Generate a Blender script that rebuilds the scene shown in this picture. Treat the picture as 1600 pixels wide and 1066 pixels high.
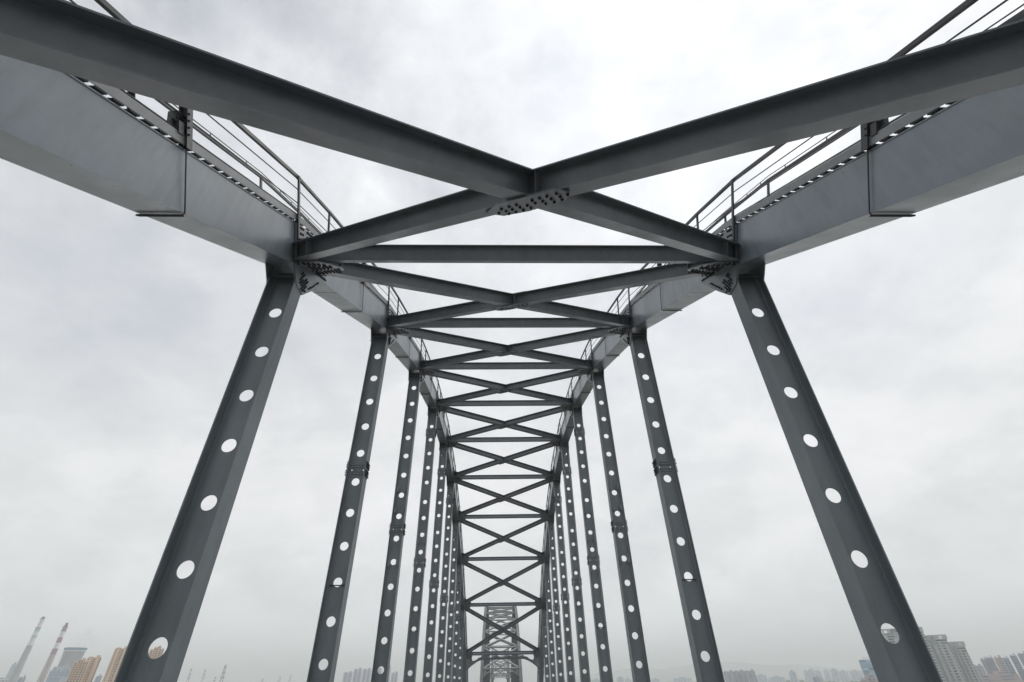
import bpy, math, random
from mathutils import Vector, Matrix
random.seed(7)
rad = math.radians
sc = bpy.context.scene
for o in list(bpy.data.objects): bpy.data.objects.remove(o)
COL = sc.collection

# ------------------------------------------------------------------ camera
S = 1.5                    # metres per bridge unit (u)
EYE = 24.0                 # eye height over the river
F, PITCH, YAW, ROLL, CX = 741.774, rad(35.6632), rad(1.9618), rad(-1.28498), -0.411
def W(x, y, z): return Vector((x*S, y*S, EYE + z*S))
cam_d = bpy.data.cameras.new('camera'); cam = bpy.data.objects.new('camera', cam_d); COL.objects.link(cam)
cam_d.sensor_width = 36.0; cam_d.lens = F/1600*36.0; cam_d.clip_start = .05; cam_d.clip_end = 60000
def basis():
    sy, cy, sp, cp = math.sin(YAW), math.cos(YAW), math.sin(PITCH), math.cos(PITCH)
    right = Vector((cy, -sy, 0)); fwd = Vector((sy*cp, cy*cp, sp)); up = right.cross(fwd)
    cr, sr = math.cos(ROLL), math.sin(ROLL)
    # image x/y = R(roll) * (a, b), b down
    r2 = right*cr + up*sr; u2 = up*cr - right*sr
    return r2, u2, fwd
R_, U_, F_ = basis()
M = Matrix((( R_.x, U_.x, -F_.x), (R_.y, U_.y, -F_.y), (R_.z, U_.z, -F_.z))).to_4x4()
CAMP = W(CX, 0, 0); M.translation = CAMP
cam.matrix_world = M
sc.camera = cam
sc.render.resolution_x, sc.render.resolution_y = 1024, 682
def at(px, py, dist):
    """point at a horizontal distance dist (m) seen at photo pixel px,py"""
    r = R_*((px-800)/F) - U_*((py-533)/F) + F_
    k = dist/math.hypot(r.x, r.y)
    return CAMP + r*k

# ------------------------------------------------------------------ nodes helper
def nn(nt, t, **kw):
    n = nt.nodes.new(t)
    for k, v in kw.items():
        if k[0] == 'i' and k[1:].isdigit(): n.inputs[int(k[1:])].default_value = v
        elif k.startswith('in_'): n.inputs[k[3:].replace('_', ' ')].default_value = v
        else: setattr(n, k, v)
    return n
def math_(nt, op, a, b=None, c=None, clamp=False):
    n = nt.nodes.new('ShaderNodeMath'); n.operation = op; n.use_clamp = clamp
    for i, v in enumerate((a, b, c)):
        if v is None: continue
        if isinstance(v, (int, float)): n.inputs[i].default_value = v
        else: nt.links.new(v, n.inputs[i])
    return n.outputs[0]
def mixc(nt, f, a, b, bt='MIX'):
    n = nt.nodes.new('ShaderNodeMix'); n.data_type = 'RGBA'; n.blend_type = bt
    for i, v in ((0, f), (6, a), (7, b)):
        if isinstance(v, (int, float)): n.inputs[i].default_value = v
        elif isinstance(v, tuple): n.inputs[i].default_value = (v+(1,))[:4]
        else: nt.links.new(v, n.inputs[i])
    return n.outputs[2]
def ramp(nt, f, stops, interp='EASE'):
    n = nt.nodes.new('ShaderNodeValToRGB'); n.color_ramp.interpolation = interp
    el = n.color_ramp.elements
    while len(el) < len(stops): el.new(.5)
    for e, (p, c) in zip(el, stops):
        e.position = p; e.color = (c, c, c, 1) if isinstance(c, (int, float)) else tuple(c)+(1,)
    nt.links.new(f, n.inputs[0]); return n.outputs[0]

# ------------------------------------------------------------------ sky + sun
SUN_EL, SUN_AZ = 62.0, 22.0        # azimuth clockwise from +Y
w = bpy.data.worlds.new('World'); sc.world = w; w.use_nodes = True
nt = w.node_tree; nt.nodes.clear()
sky = nn(nt, 'ShaderNodeTexSky', sky_type='NISHITA', sun_disc=False, sun_elevation=rad(SUN_EL), sun_rotation=rad(SUN_AZ), dust_density=.6, air_density=1.2)
tc = nn(nt, 'ShaderNodeTexCoord'); sep = nn(nt, 'ShaderNodeSeparateXYZ'); nt.links.new(tc.outputs['Generated'], sep.inputs[0])
zz = math_(nt, 'MAXIMUM', sep.outputs[2], 0.0)
den = math_(nt, 'ADD', zz, .42)
u_ = math_(nt, 'DIVIDE', sep.outputs[0], den); v_ = math_(nt, 'DIVIDE', sep.outputs[1], den)
cmb = nn(nt, 'ShaderNodeCombineXYZ'); nt.links.new(u_, cmb.inputs[0]); nt.links.new(v_, cmb.inputs[1]); cmb.inputs[2].default_value = 3.7
def wn(scale, detail, rough, off, dist=0.0):
    mp = nn(nt, 'ShaderNodeMapping'); mp.inputs['Location'].default_value = off; nt.links.new(cmb.outputs[0], mp.inputs[0])
    n = nn(nt, 'ShaderNodeTexNoise'); n.inputs['Scale'].default_value = scale; n.inputs['Detail'].default_value = detail
    n.inputs['Roughness'].default_value = rough; n.inputs['Distortion'].default_value = dist
    nt.links.new(mp.outputs[0], n.inputs['Vector']); return n.outputs[0]
big = wn(1.05, 3, .5, (2.3, 1.1, 0), .3)
med = wn(3.4, 7, .58, (4.1, 8.2, 1), .25)
fine = wn(9.0, 8, .6, (1.0, 9.0, 2), .2)
shape = math_(nt, 'ADD', math_(nt, 'MULTIPLY', big, .58), math_(nt, 'ADD', math_(nt, 'MULTIPLY', med, .30), math_(nt, 'MULTIPLY', fine, .12)))
lum = ramp(nt, shape, [(.34, .88), (.42, .93), (.49, .99), (.56, 1.07), (.66, 1.14)])
# bright patch where the sun stands behind the cloud sheet
sd = Vector((math.sin(rad(38))*math.cos(rad(62)), math.cos(rad(38))*math.cos(rad(62)), math.sin(rad(62))))
dot = nn(nt, 'ShaderNodeVectorMath', operation='DOT_PRODUCT'); nt.links.new(tc.outputs['Generated'], dot.inputs[0]); dot.inputs[1].default_value = sd
glow = math_(nt, 'MULTIPLY', math_(nt, 'POWER', math_(nt, 'MAXIMUM', dot.outputs['Value'], 0.0), 6.0), .44)
elev = ramp(nt, zz, [(0, 1.42), (.2, 1.12), (.6, .985), (1, 1.0)], 'LINEAR')
broken = math_(nt, 'MULTIPLY', math_(nt, 'SUBTRACT', math_(nt, 'ADD', math_(nt, 'MULTIPLY', med, .55), math_(nt, 'MULTIPLY', fine, .45)), .50), ramp(nt, zz, [(.5, .25), (.85, 1.15)]))
L = math_(nt, 'MULTIPLY', math_(nt, 'MULTIPLY', math_(nt, 'ADD', math_(nt, 'ADD', lum, glow), broken), elev), 7.08)
hue = ramp(nt, shape, [(.36, (.975, .99, 1.012)), (.5, (.99, .997, 1.0)), (.6, (1.0, 1.0, 1.0))])
lowhue = ramp(nt, zz, [(0, (.985, 1.003, 1.008)), (.3, (.985, 1.0, 1.018)), (1, (.985, .997, 1.025))], 'LINEAR')
cl = nn(nt, 'ShaderNodeVectorMath', operation='SCALE'); nt.links.new(mixc(nt, 1.0, hue, lowhue, 'MULTIPLY'), cl.inputs[0]); nt.links.new(L, cl.inputs['Scale'])
gap = math_(nt, 'MULTIPLY', ramp(nt, shape, [(.36, .16), (.46, .06), (.54, .0)]), ramp(nt, zz, [(.25, 0.0), (.55, 1.0)]))
skc = nn(nt, 'ShaderNodeVectorMath', operation='MINIMUM'); nt.links.new(sky.outputs[0], skc.inputs[0]); skc.inputs[1].default_value = (6, 7, 8.5)
final = mixc(nt, gap, cl.outputs[0], skc.outputs[0])
bg = nn(nt, 'ShaderNodeBackground'); nt.links.new(final, bg.inputs[0]); bg.inputs[1].default_value = .1125
wo = nn(nt, 'ShaderNodeOutputWorld'); nt.links.new(bg.outputs[0], wo.inputs[0])
sun_d = bpy.data.lights.new('sun', 'SUN'); sun = bpy.data.objects.new('sun', sun_d); COL.objects.link(sun)
sun_d.energy = .8; sun_d.angle = rad(25); sun_d.color = (1, .96, .9)
sv = Vector((math.sin(rad(SUN_AZ))*math.cos(rad(SUN_EL)), math.cos(rad(SUN_AZ))*math.cos(rad(SUN_EL)), math.sin(rad(SUN_EL))))
sun.rotation_euler = sv.to_track_quat('Z', 'Y').to_euler()
sun.location = (0, 0, 400)
sc.view_settings.view_transform = 'Standard'; sc.view_settings.look = 'None'; sc.view_settings.exposure = 0; sc.view_settings.gamma = 1
sc.render.engine = 'CYCLES'
sc.cycles.max_bounces = 8; sc.cycles.volume_bounces = 5

# ------------------------------------------------------------------ materials
def new_mat(name):
    m = bpy.data.materials.new(name); m.use_nodes = True; nt = m.node_tree
    return m, nt, nt.nodes['Principled BSDF']
def steel(name, base, rough, stain=.5, spec=.5, seedo=0.0):
    m, nt, b = new_mat(name)
    geo = nn(nt, 'ShaderNodeNewGeometry')
    def noise(scale, detail=4, rough_=.55, sx=(1, 1, 1), loc=0.0):
        mp = nn(nt, 'ShaderNodeMapping'); mp.inputs['Scale'].default_value = sx; mp.inputs['Location'].default_value = (seedo+loc,)*3
        nt.links.new(geo.outputs['Position'], mp.inputs[0])
        n = nn(nt, 'ShaderNodeTexNoise'); n.inputs['Scale'].default_value = scale; n.inputs['Detail'].default_value = detail; n.inputs['Roughness'].default_value = rough_
        nt.links.new(mp.outputs[0], n.inputs['Vector']); return n.outputs[0]
    broad = ramp(nt, noise(.45, 5), [(.3, .88), (.7, 1.12)], 'LINEAR')
    grime = ramp(nt, noise(2.2, 8, .65, (1, 1, .35), 4), [(.35, .90), (.5, 1.0), (.75, 1.06)], 'LINEAR')
    c = nn(nt, 'ShaderNodeVectorMath', operation='SCALE'); c.inputs[0].default_value = base
    nt.links.new(math_(nt, 'MULTIPLY', broad, grime), c.inputs['Scale'])
    drip_sheen = ramp(nt, noise(5.0, 7, .7, (1, 1, .10), 40), [(.38, .93), (.52, 1.0), (.66, 1.04)], 'LINEAR')  # vertical rain streaks, doubling as streaky reflections put into the base colour
    cd = nn(nt, 'ShaderNodeVectorMath', operation='SCALE'); nt.links.new(c.outputs[0], cd.inputs[0]); nt.links.new(drip_sheen, cd.inputs['Scale']); c = cd
    # dusty brown stains and fine scratches with shapes of their own
    st = math_(nt, 'MULTIPLY', ramp(nt, noise(1.3, 9, .7, (1, 1, .5), 9), [(.52, 0.0), (.72, 1.0)]), stain)
    col = mixc(nt, st, c.outputs[0], (base[0]*1.35, base[1]*1.12, base[2]*.92))
    rs = math_(nt, 'MULTIPLY', ramp(nt, noise(9, 6, .7, (1, 1, .12), 15), [(.66, 0.0), (.78, 1.0)]), stain*.5)
    col = mixc(nt, rs, col, (.12, .065, .04))
    nt.links.new(col, b.inputs['Base Color'])
    rr = math_(nt, 'ADD', math_(nt, 'MULTIPLY', ramp(nt, noise(1.1, 7, .65, (1, 1, .4), 2), [(.3, -.5), (.7, .5)], 'LINEAR'), .0), rough)
    rn = math_(nt, 'MULTIPLY_ADD', noise(1.1, 7, .65, (1, 1, .4), 2), .36, rough-.18)
    nt.links.new(rn, b.inputs['Roughness'])
    b.inputs['Specular IOR Level'].default_value = spec
    bp = nn(nt, 'ShaderNodeBump'); bp.inputs['Strength'].default_value = .3; bp.inputs['Distance'].default_value = .02
    hh = math_(nt, 'ADD', noise(1.8, 4, .55, (1, 1, .45), 21), math_(nt, 'MULTIPLY', noise(38, 2, .5, (1, 1, 1), 30), .05))
    nt.links.new(hh, bp.inputs['Height']); nt.links.new(bp.outputs[0], b.inputs['Normal'])
    return m
MS = steel('grey_bridge_paint', (.158, .180, .202), .35, .45, .62)
MA = steel('arch_paint', (.205, .240, .272), .34, .5, .62, seedo=50)
MH = steel('hanger_paint', (.178, .206, .226), .42, .22, .55, seedo=90)
MB_ = steel('bolt_steel', (.022, .024, .025), .6, .1, .3)
MR = steel('rail_steel', (.038, .043, .048), .5, .4, seedo=20)
ML = steel('toe_board_paint', (.24, .255, .265), .5, .3, seedo=33)
MFAR = steel('far_span_steel', (.070, .082, .090), .45, .03, seedo=70)  # nearly even dark grey for ribs, hangers and rails of the far spans
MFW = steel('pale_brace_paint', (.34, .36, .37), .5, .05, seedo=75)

def simple(name, col, rough=.8, var=.15, scale=.05, metallic=0):
    m, nt, b = new_mat(name)
    geo = nn(nt, 'ShaderNodeNewGeometry'); n = nn(nt, 'ShaderNodeTexNoise'); n.inputs['Scale'].default_value = scale; n.inputs['Detail'].default_value = 6
    nt.links.new(geo.outputs['Position'], n.inputs['Vector'])
    c = nn(nt, 'ShaderNodeVectorMath', operation='SCALE'); c.inputs[0].default_value = col
    nt.links.new(ramp(nt, n.outputs[0], [(.3, 1-var), (.7, 1+var)], 'LINEAR'), c.inputs['Scale'])
    nt.links.new(c.outputs[0], b.inputs['Base Color']); b.inputs['Roughness'].default_value = rough; b.inputs['Metallic'].default_value = metallic
    return m
def facade(name, wall, glass, fw, fh, ww=.5, wh=.5, accent=None, ax=9.0):
    """wall with a grid of windows: fw/fh bay and storey size in metres, object space"""
    m, nt, b = new_mat(name)
    tc = nn(nt, 'ShaderNodeTexCoord'); sp = nn(nt, 'ShaderNodeSeparateXYZ'); nt.links.new(tc.outputs['Object'], sp.inputs[0])
    h = math_(nt, 'ADD', sp.outputs[0], math_(nt, 'MULTIPLY', sp.outputs[1], .93))
    def cell(v, size): return math_(nt, 'FRACT', math_(nt, 'DIVIDE', v, size))
    a = math_(nt, 'LESS_THAN', cell(h, fw), ww); c = math_(nt, 'LESS_THAN', cell(sp.outputs[2], fh), wh)
    win = math_(nt, 'MULTIPLY', a, c)
    wnz = nn(nt, 'ShaderNodeTexWhiteNoise'); cb = nn(nt, 'ShaderNodeCombineXYZ')
    nt.links.new(math_(nt, 'FLOOR', math_(nt, 'DIVIDE', h, fw)), cb.inputs[0]); nt.links.new(math_(nt, 'FLOOR', math_(nt, 'DIVIDE', sp.outputs[2], fh)), cb.inputs[1])
    nt.links.new(cb.outputs[0], wnz.inputs[0])
    g = nn(nt, 'ShaderNodeVectorMath', operation='SCALE'); g.inputs[0].default_value = glass
    nt.links.new(math_(nt, 'MULTIPLY_ADD', wnz.outputs[0], 1.1, .5), g.inputs['Scale'])
    base = wall
    if accent: base = mixc(nt, math_(nt, 'LESS_THAN', cell(h, ax), .35), wall, accent)
    n = nn(nt, 'ShaderNodeTexNoise'); n.inputs['Scale'].default_value = .08; n.inputs['Detail'].default_value = 5; nt.links.new(tc.outputs['Object'], n.inputs['Vector'])
    base = mixc(nt, 1.0, base, ramp(nt, n.outputs[0], [(.3, .85), (.7, 1.0)], 'LINEAR'), 'MULTIPLY')
    slab = math_(nt, 'GREATER_THAN', cell(sp.outputs[2], fh), .9)
    base = mixc(nt, math_(nt, 'MULTIPLY', slab, .3), base, (.1, .1, .1))
    nt.links.new(mixc(nt, win, base, g.outputs[0]), b.inputs['Base Color'])
    nt.links.new(math_(nt, 'MULTIPLY_ADD', win, -.6, .85), b.inputs['Roughness'])
    return m

# ------------------------------------------------------------------ mesh builder
ORG = {}
class MB:
    def __init__(s): s.v = []; s.f = []; s.m = []; s.mi = 0
    def add(s, vs, fs):
        o = len(s.v); s.v += [Vector(q) for q in vs]
        for f in fs: s.f.append([i+o for i in f]); s.m.append(s.mi)
    def hexa(s, q):      # 8 corners: bottom ring 0-3, top ring 4-7
        s.add(q, [(3, 2, 1, 0), (4, 5, 6, 7), (0, 1, 5, 4), (1, 2, 6, 5), (2, 3, 7, 6), (3, 0, 4, 7)])
    def box(s, c, x, y, z):   # centre and three half-vectors
        c, x, y, z = Vector(c), Vector(x), Vector(y), Vector(z)
        s.hexa([c-x-y-z, c+x-y-z, c+x+y-z, c-x+y-z, c-x-y+z, c+x-y+z, c+x+y+z, c-x+y+z])
    def bar(s, a, b, n, hw, t0, t1):  # along a->b, side halfwidth hw, from n*t0 to n*t1
        a, b, n = Vector(a), Vector(b), Vector(n); d = (b-a).normalized(); sd = d.cross(n).normalized()*hw
        s.hexa([a-sd+n*t0, a+sd+n*t0, b+sd+n*t0, b-sd+n*t0, a-sd+n*t1, a+sd+n*t1, b+sd+n*t1, b-sd+n*t1])
    def prism(s, poly, off):
        off = Vector(off); k = len(poly); P = [Vector(q) for q in poly]
        s.add(P+[q+off for q in P], [tuple(range(k))[::-1], tuple(range(k, 2*k))]+[(i, (i+1) % k, (i+1) % k+k, i+k) for i in range(k)])
    def ring_tube(s, pts, r, n=8, cap=True, radii=None):
        P = [Vector(q) for q in pts]; rings = []
        for i, q in enumerate(P):
            d = (P[min(i+1, len(P)-1)]-P[max(i-1, 0)]).normalized()
            a = Vector((0, 0, 1)) if abs(d.z) < .9 else Vector((1, 0, 0))
            x = d.cross(a).normalized(); y = d.cross(x).normalized(); rr = radii[i] if radii else r
            rings.append([q+(x*math.cos(t)+y*math.sin(t))*rr for t in [2*math.pi*j/n for j in range(n)]])
        vs = [q for g in rings for q in g]; fs = []
        for i in range(len(P)-1):
            for j in range(n): fs.append((i*n+j, i*n+(j+1) % n, (i+1)*n+(j+1) % n, (i+1)*n+j))
        if cap: fs += [tuple(range(n))[::-1], tuple(range((len(P)-1)*n, len(P)*n))]
        s.add(vs, fs)
    def bolt(s, p, n, r=.020, h=.026):
        p, n = Vector(p), Vector(n).normalized(); a = Vector((1, 0, 0)) if abs(n.x) < .9 else Vector((0, 1, 0))
        x = n.cross(a).normalized(); y = n.cross(x); old = s.mi; s.mi = 1; a0 = random.random(); p = p+x*random.uniform(-.004, .004)+y*random.uniform(-.004, .004); h *= random.uniform(.8, 1.25)
        r1 = [p+(x*math.cos(t+a0)+y*math.sin(t+a0))*r*1.3 for t in [math.pi/3*j for j in range(6)]]
        r2 = [q+n*h*.55 for q in r1]; r3 = [p+n*h+(x*math.cos(t+a0)+y*math.sin(t+a0))*r*.72 for t in [math.pi/3*j for j in range(6)]]
        vs = r1+r2+r3; fs = [tuple(range(12, 18))]
        for g in (0, 6):
            for j in range(6): fs.append((g+j, g+(j+1) % 6, g+6+(j+1) % 6, g+6+j))
        s.add(vs, fs); s.mi = old
    def build(s, name, mats, parent=None, unit=True, smooth=False):
        me = bpy.data.meshes.new(name); o = bpy.data.objects.new(name, me); COL.objects.link(o)
        org = ORG.get(parent.name, Vector()) if parent else Vector()
        vs = [(W(*q) if unit else q) for q in s.v]
        if not parent:
            org = sum(vs, Vector())/len(vs); org.z = min(q.z for q in vs); o.location = org
        me.from_pydata([tuple(q-org) for q in vs], [], s.f)
        for m in (mats if isinstance(mats, (list, tuple)) else [mats]): me.materials.append(m)
        if any(s.m): me.polygons.foreach_set('material_index', s.m)
        if smooth: me.polygons.foreach_set('use_smooth', [True]*len(me.polygons))
        import bmesh
        b = bmesh.new(); b.from_mesh(me); bmesh.ops.recalc_face_normals(b, faces=b.faces); b.to_mesh(me); b.free()
        if parent: o.parent = parent
        ORG[o.name] = org
        return o
def thing(name, label, cat, loc, group=None):
    o = bpy.data.objects.new(name, None); COL.objects.link(o); o.location = loc; ORG[o.name] = Vector(loc)
    o.empty_display_size = .5
    o['label'] = label; o['category'] = cat
    if group: o['group'] = group
    return o
def tag(o, label=None, cat=None, group=None, kind=None):
    if label: o['label'] = label
    if cat: o['category'] = cat
    if group: o['group'] = group
    if kind: o['kind'] = kind
    return o

# ------------------------------------------------------------------ the arch spans (units u)
HW, HO, AH = 4.5, 5.085, .84          # inner face, outer face, depth of the box rib
BH, BW = .34, .15                    # brace depth and half flange
def ibeam(mb, a, b, n, h, hw, tf=.016, tw=.012):
    mb.bar(a, b, n, hw, 0, tf); mb.bar(a, b, n, hw, h-tf, h); mb.bar(a, b, n, tw/2, tf, h-tf)
    # fillet welds between web and flange
    d = (Vector(b)-Vector(a)).normalized(); sd = d.cross(Vector(n)).normalized()
def span(root, Y, Z, deck_z, detail, ext, mats):
    """Y,Z: rib bottom points; ext = number of extra rib nodes each end"""
    mS, mA, mH, mR = mats
    N = len(Y)-1-2*ext; i0 = ext           # bridge nodes i0 .. i0+N
    P = [Vector((0, y, z)) for y, z in zip(Y, Z)]
    T = [(P[i+1]-P[i]).normalized() for i in range(len(P)-1)]; Ln = [(P[i+1]-P[i]).length for i in range(len(P)-1)]
    NR = [Vector((0, -t.z, t.y)) for t in T]
    mid = i0+N/2
    def pt(i, s, n, X):                    # station s from node i (negative = previous panel)
        k = i if s >= 0 else i-1
        k = max(0, min(k, len(T)-1))
        return P[i]+T[k]*s+NR[k]*n+Vector((X, 0, 0))
    def navg(i):
        a = NR[max(0, i-1)]; b = NR[min(i, len(NR)-1)]
        v = (a+b).normalized(); return v, v/max(.5, v.dot(b))
    def node(i, n, X): return P[i]+navg(i)[1]*n+Vector((X, 0, 0))
    # ribs
    for sg in (-1, 1):
        mb = MB()
        for k in range(len(T)):
            def seg(x0, x1, n0, n1):
                q = [node(k, n0, sg*x0), node(k, n0, sg*x1), node(k+1, n0, sg*x1), node(k+1, n0, sg*x0),
                     node(k, n1, sg*x0), node(k, n1, sg*x1), node(k+1, n1, sg*x1), node(k+1, n1, sg*x0)]
                mb.hexa(q)
            seg(HW+.012, HW+.03, .016, AH-.016); seg(HO-.03, HO-.012, .016, AH-.016)
            seg(HW, HO, 0, .018); seg(HW, HO, AH-.018, AH)
            if detail:                     # butt weld seams across each panel
                for fr in (.03, .27):
                    s0 = Ln[k]*fr
                    mb.box(P[k]+T[k]*s0+NR[k]*(-.0015)+Vector((sg*(HW+HO)/2, 0, 0)), Vector((.298, 0, 0)), T[k]*.004, NR[k]*.003)
        mb.build('arch_rib', [mA, MB_], root)
    # bracing
    for i in range(i0, i0+N+1):
        n, _ = navg(i); portal = i in (i0, i0+N)
        mb = MB(); off = .13 if not portal else .30
        a = P[i]+n*off+Vector((-HW+.02, 0, 0)); b = a+Vector((2*HW-.04, 0, 0))
        ibeam(mb, a, b, n, BH, .10)
        if detail:
            for X in (-4.2, 4.2):
                mb.box(P[i]+n*(off+BH/2)+Vector((X, 0, 0)), Vector((.007, 0, 0)), n.cross(Vector((1, 0, 0)))*.085, n*(BH/2-.02))
        mb.build('cross_strut', [mS, MB_], root)
        if portal:                          # curved knee brackets under the portal strut
            mb = MB(); t = n.cross(Vector((1, 0, 0))).normalized()
            prof = []
            for j in range(49):
                x = -HW+.03+(2*HW-.06)*j/48; ax = abs(x)/HW
                drop = .42 if ax < .52 else .42+1.15*((ax-.52)/.48)**1.7
                prof.append((x, drop))
            for (x0, d0), (x1, d1) in zip(prof, prof[1:]):
                A = P[i]+n*off+Vector((x0, 0, 0)); B = P[i]+n*off+Vector((x1, 0, 0))
                D = Vector((0, 0, -1))
                mb.hexa([A+D*d0-t*.1, A+D*d0+t*.1, B+D*d1+t*.1, B+D*d1-t*.1, A+D*(d0+.02)-t*.1, A+D*(d0+.02)+t*.1, B+D*(d1+.02)+t*.1, B+D*(d1+.02)-t*.1])
                # curved web with lens-shaped openings between the posts
                def lens(x, d):
                    if abs(x) > HW*.86: return 0.0
                    ph = abs(math.sin(math.pi*(x+2.4)/1.6)) if abs(x) < 2.4 else abs(math.sin(math.pi*min(1, (abs(x)-2.4)/1.4)))
                    return min(d-.09, .10+.20*ph) if d < .6 else min(d-.20, .10+.20*ph+(d-.42)*.9)
                for (la, lb, da, db) in ((lens(x0, d0), lens(x1, d1), d0, d1),):
                    mb.hexa([A+D*la-t*.008, A+D*la+t*.008, B+D*lb+t*.008, B+D*lb-t*.008, A+D*da-t*.008, A+D*da+t*.008, B+D*db+t*.008, B+D*db-t*.008])
            for x in (-2.4, -.8, .8, 2.4):
                mb.box(P[i]+n*off+Vector((x, 0, -.21)), Vector((.06, 0, 0)), t*.08, Vector((0, 0, .2)))
            mb.build('portal_bracket', [mS], root)
    for k in range(i0, i0+N):
        n = NR[k]; L = Ln[k]; fr0, fr1 = (.064, .959) if k < mid else (.041, .936)
        C = []
        for sg in (-1, 1):
            a = P[k]+T[k]*L*fr0+n*.07+Vector((sg*(HW-.03), 0, 0)); b = P[k]+T[k]*L*fr1+n*.07+Vector((-sg*(HW-.03), 0, 0))
            mb = MB(); da = .0035 if sg > 0 else 0
            if sg < 0: ibeam(mb, a, b, n, BH, BW)
            else: ibeam(mb, a+n*da, b+n*da, n, BH-2*da, BW-.002)
            if detail:                     # seams and end stiffeners
                d = (b-a).normalized(); sd = d.cross(n).normalized()
                for fr in ((.05, .487, .513, .95) if sg > 0 else (.05, .95)):
                    mb.box(a.lerp(b, fr)+n*(BH/2), d*.006, sd*(BW-.02), n*(BH/2-.02))
            mb.build('diagonal_brace', [mS, MB_], root)
        if detail:
            c = P[k]+T[k]*L*(fr0+fr1)/2+Vector((0, 0, 0)); d1 = Vector((2*HW, 0, 0)).normalized()
            tt = T[k]
            for lev, up in ((.042, -1), (.07+BH+.004, 1)):
                mb = MB()
                poly = [(-.56, .42), (-.34, .50), (0, .2), (.42, -.20), (.50, -.36), (.36, -.38), (0, -.10), (-.42, .12)] if up > 0 else \
                       [(-.58, .42), (-.34, .52), (0, .30), (.42, -.16), (.42, -.44), (.22, -.50), (0, -.32), (-.42, .02)]
                pl = [c+Vector((x, 0, 0))+tt*s_+n*lev for x, s_ in poly]
                mb.prism(pl, n*.024)
                if k-i0 < 6:
                    dB = Vector((.735, -.678, 0)); rb = random.Random(k)
                    for fu in range(-5, 6):
                        for fv, ph in ((-1.32, .78), (0, .5), (1.32, -.78)):
                            u0 = (fu+ph)*.124+rb.uniform(-.01, .01); v0 = fv*.085
                            if up > 0: continue
                            if abs(u0) < .05 or abs(u0) > .60 or (abs(fv) > 1 and abs(u0) > .47): continue
                            x = u0*.735+v0*.678; s_ = -u0*.678+v0*.735
                            mb.bolt(c+Vector((x, 0, 0))+tt*s_+n*(lev if up < 0 else lev+.024), n*up, .0165, .024)
                mb.build('crossing_plate', [mS, MB_], root)
    # node plates
    if detail:
        for i in range(i0, i0+N+1):
            fl = 1 if i <= mid else -1
            m_a = T[i-1].z/T[i-1].y; m_b = T[i].z/T[i].y
            if fl < 0: m_a, m_b = -m_b, -m_a
            dist = i-i0
            def g2(dy, dz, X): return P[i]+Vector((X, fl*dy, dz))
            for sg in (-1, 1):
                for inner in (True, False):
                    X = sg*(HW-.043) if inner else sg*(5.046); dx = Vector((sg*.046 if inner else -sg*.024, 0, 0))
                    B = pt(i, -.42*fl, 0, X); A = pt(i, -.42*fl, AH-.02, X); G = pt(i, 1.2*fl, AH-.02, X); Fp = pt(i, 1.2*fl, 0.0, X)
                    poly = [A, B, g2(-.40, -.40*m_a+.0, X), g2(-.12, -.56, X), g2(.23, -.56, X), g2(.58, .58*m_b-.43, X), Fp, G, node(i, AH-.02, X)]
                    if i in (i0, i0+N): poly = [A, B, Fp, G, node(i, AH-.02, X)]
                    mb = MB(); mb.prism(poly, dx)
                    nrm = Vector((-sg if inner else sg, 0, 0))
                    if inner and dist <= 7:
                        st = .085
                        for a_ in range(0, 19):
                            s_ = (-.37+a_*st)
                            if abs(s_) < .05: s_ = .02
                            for b_ in range(7):
                                if .42 < s_ < .52 or (b_ in (3,) and s_ > .2): continue
                                nb = .06+b_*.118
                                mb.bolt(pt(i, s_*fl, nb, X), nrm)
                        if 0 < i-i0 < N:
                          for r_ in range(6):       # clusters over the hanger head
                            for c_ in range(5):
                                y_ = -.035+c_*.066+(.03 if r_ % 2 else 0)
                                if c_ == 2 and r_ > 3: continue
                                if r_ == 0 and c_ not in (2, 3): continue
                                mb.bolt(g2(y_, -.505+r_*.068, X), nrm, .017)
                          for c_ in range(6):
                            y_ = .40+.062*c_
                            mb.bolt(g2(y_, y_*m_b-.446+.0586*c_, X), nrm, .018)
                    if not inner and dist <= 5:
                        for r_ in range(5):
                            for c_ in range(4): mb.bolt(g2(-.10+c_*.085, -.52+r_*.08, X), nrm)
                    mb.build('gusset_plate', [mS if inner else mA, MB_], root)
                # horizontal gussets that take the bracing
                n, _ = navg(i); t = Vector((0, n.z, -n.y))
                for lev, up in ((.022, -1), (.13+BH+.012, 1)):
                    poly = [(HW+.01, -.40), (4.10, -.40), (3.86, -.16), (3.74, .05), (3.74, .30), (3.95, .48), (4.22, .72), (HW+.01, .95)]
                    if fl < 0: poly = [(x, -s_) for x, s_ in poly][::-1]
                    mb = MB(); mb.prism([P[i]+Vector((sg*x, 0, 0))+t*s_+n*lev for x, s_ in poly], n*.022)
                    if dist <= 6 and up < 0:
                        for a_ in range(-5, 6):
                            for b_ in range(7):
                                x = 3.84+b_*.088; s_ = (.12+a_*.092+(.03 if b_ % 2 else 0))
                                if abs(s_-.17) > .17+(x-3.78)*.75 or s_ < -.36: continue
                                if abs(abs(s_-.1)-(x-3.70)*.35) < .035: continue
                                s_ *= fl
                                mb.bolt(P[i]+Vector((sg*x, 0, 0))+t*s_+n*lev, n*up, .018, .03)
                    mb.build('bracing_gusset', [mS, MB_], root)
                # stiffener diaphragm closing the space below the rib
                mb = MB(); mb.box(P[i]+Vector((sg*4.753, 0, -.30)), Vector((.24, 0, 0)), Vector((0, .19, .19*(m_a+m_b)/2*fl)), Vector((0, 0, .008)))
                if 0 < i-i0 < N: mb.build('diaphragm', [mH], root)
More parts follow.
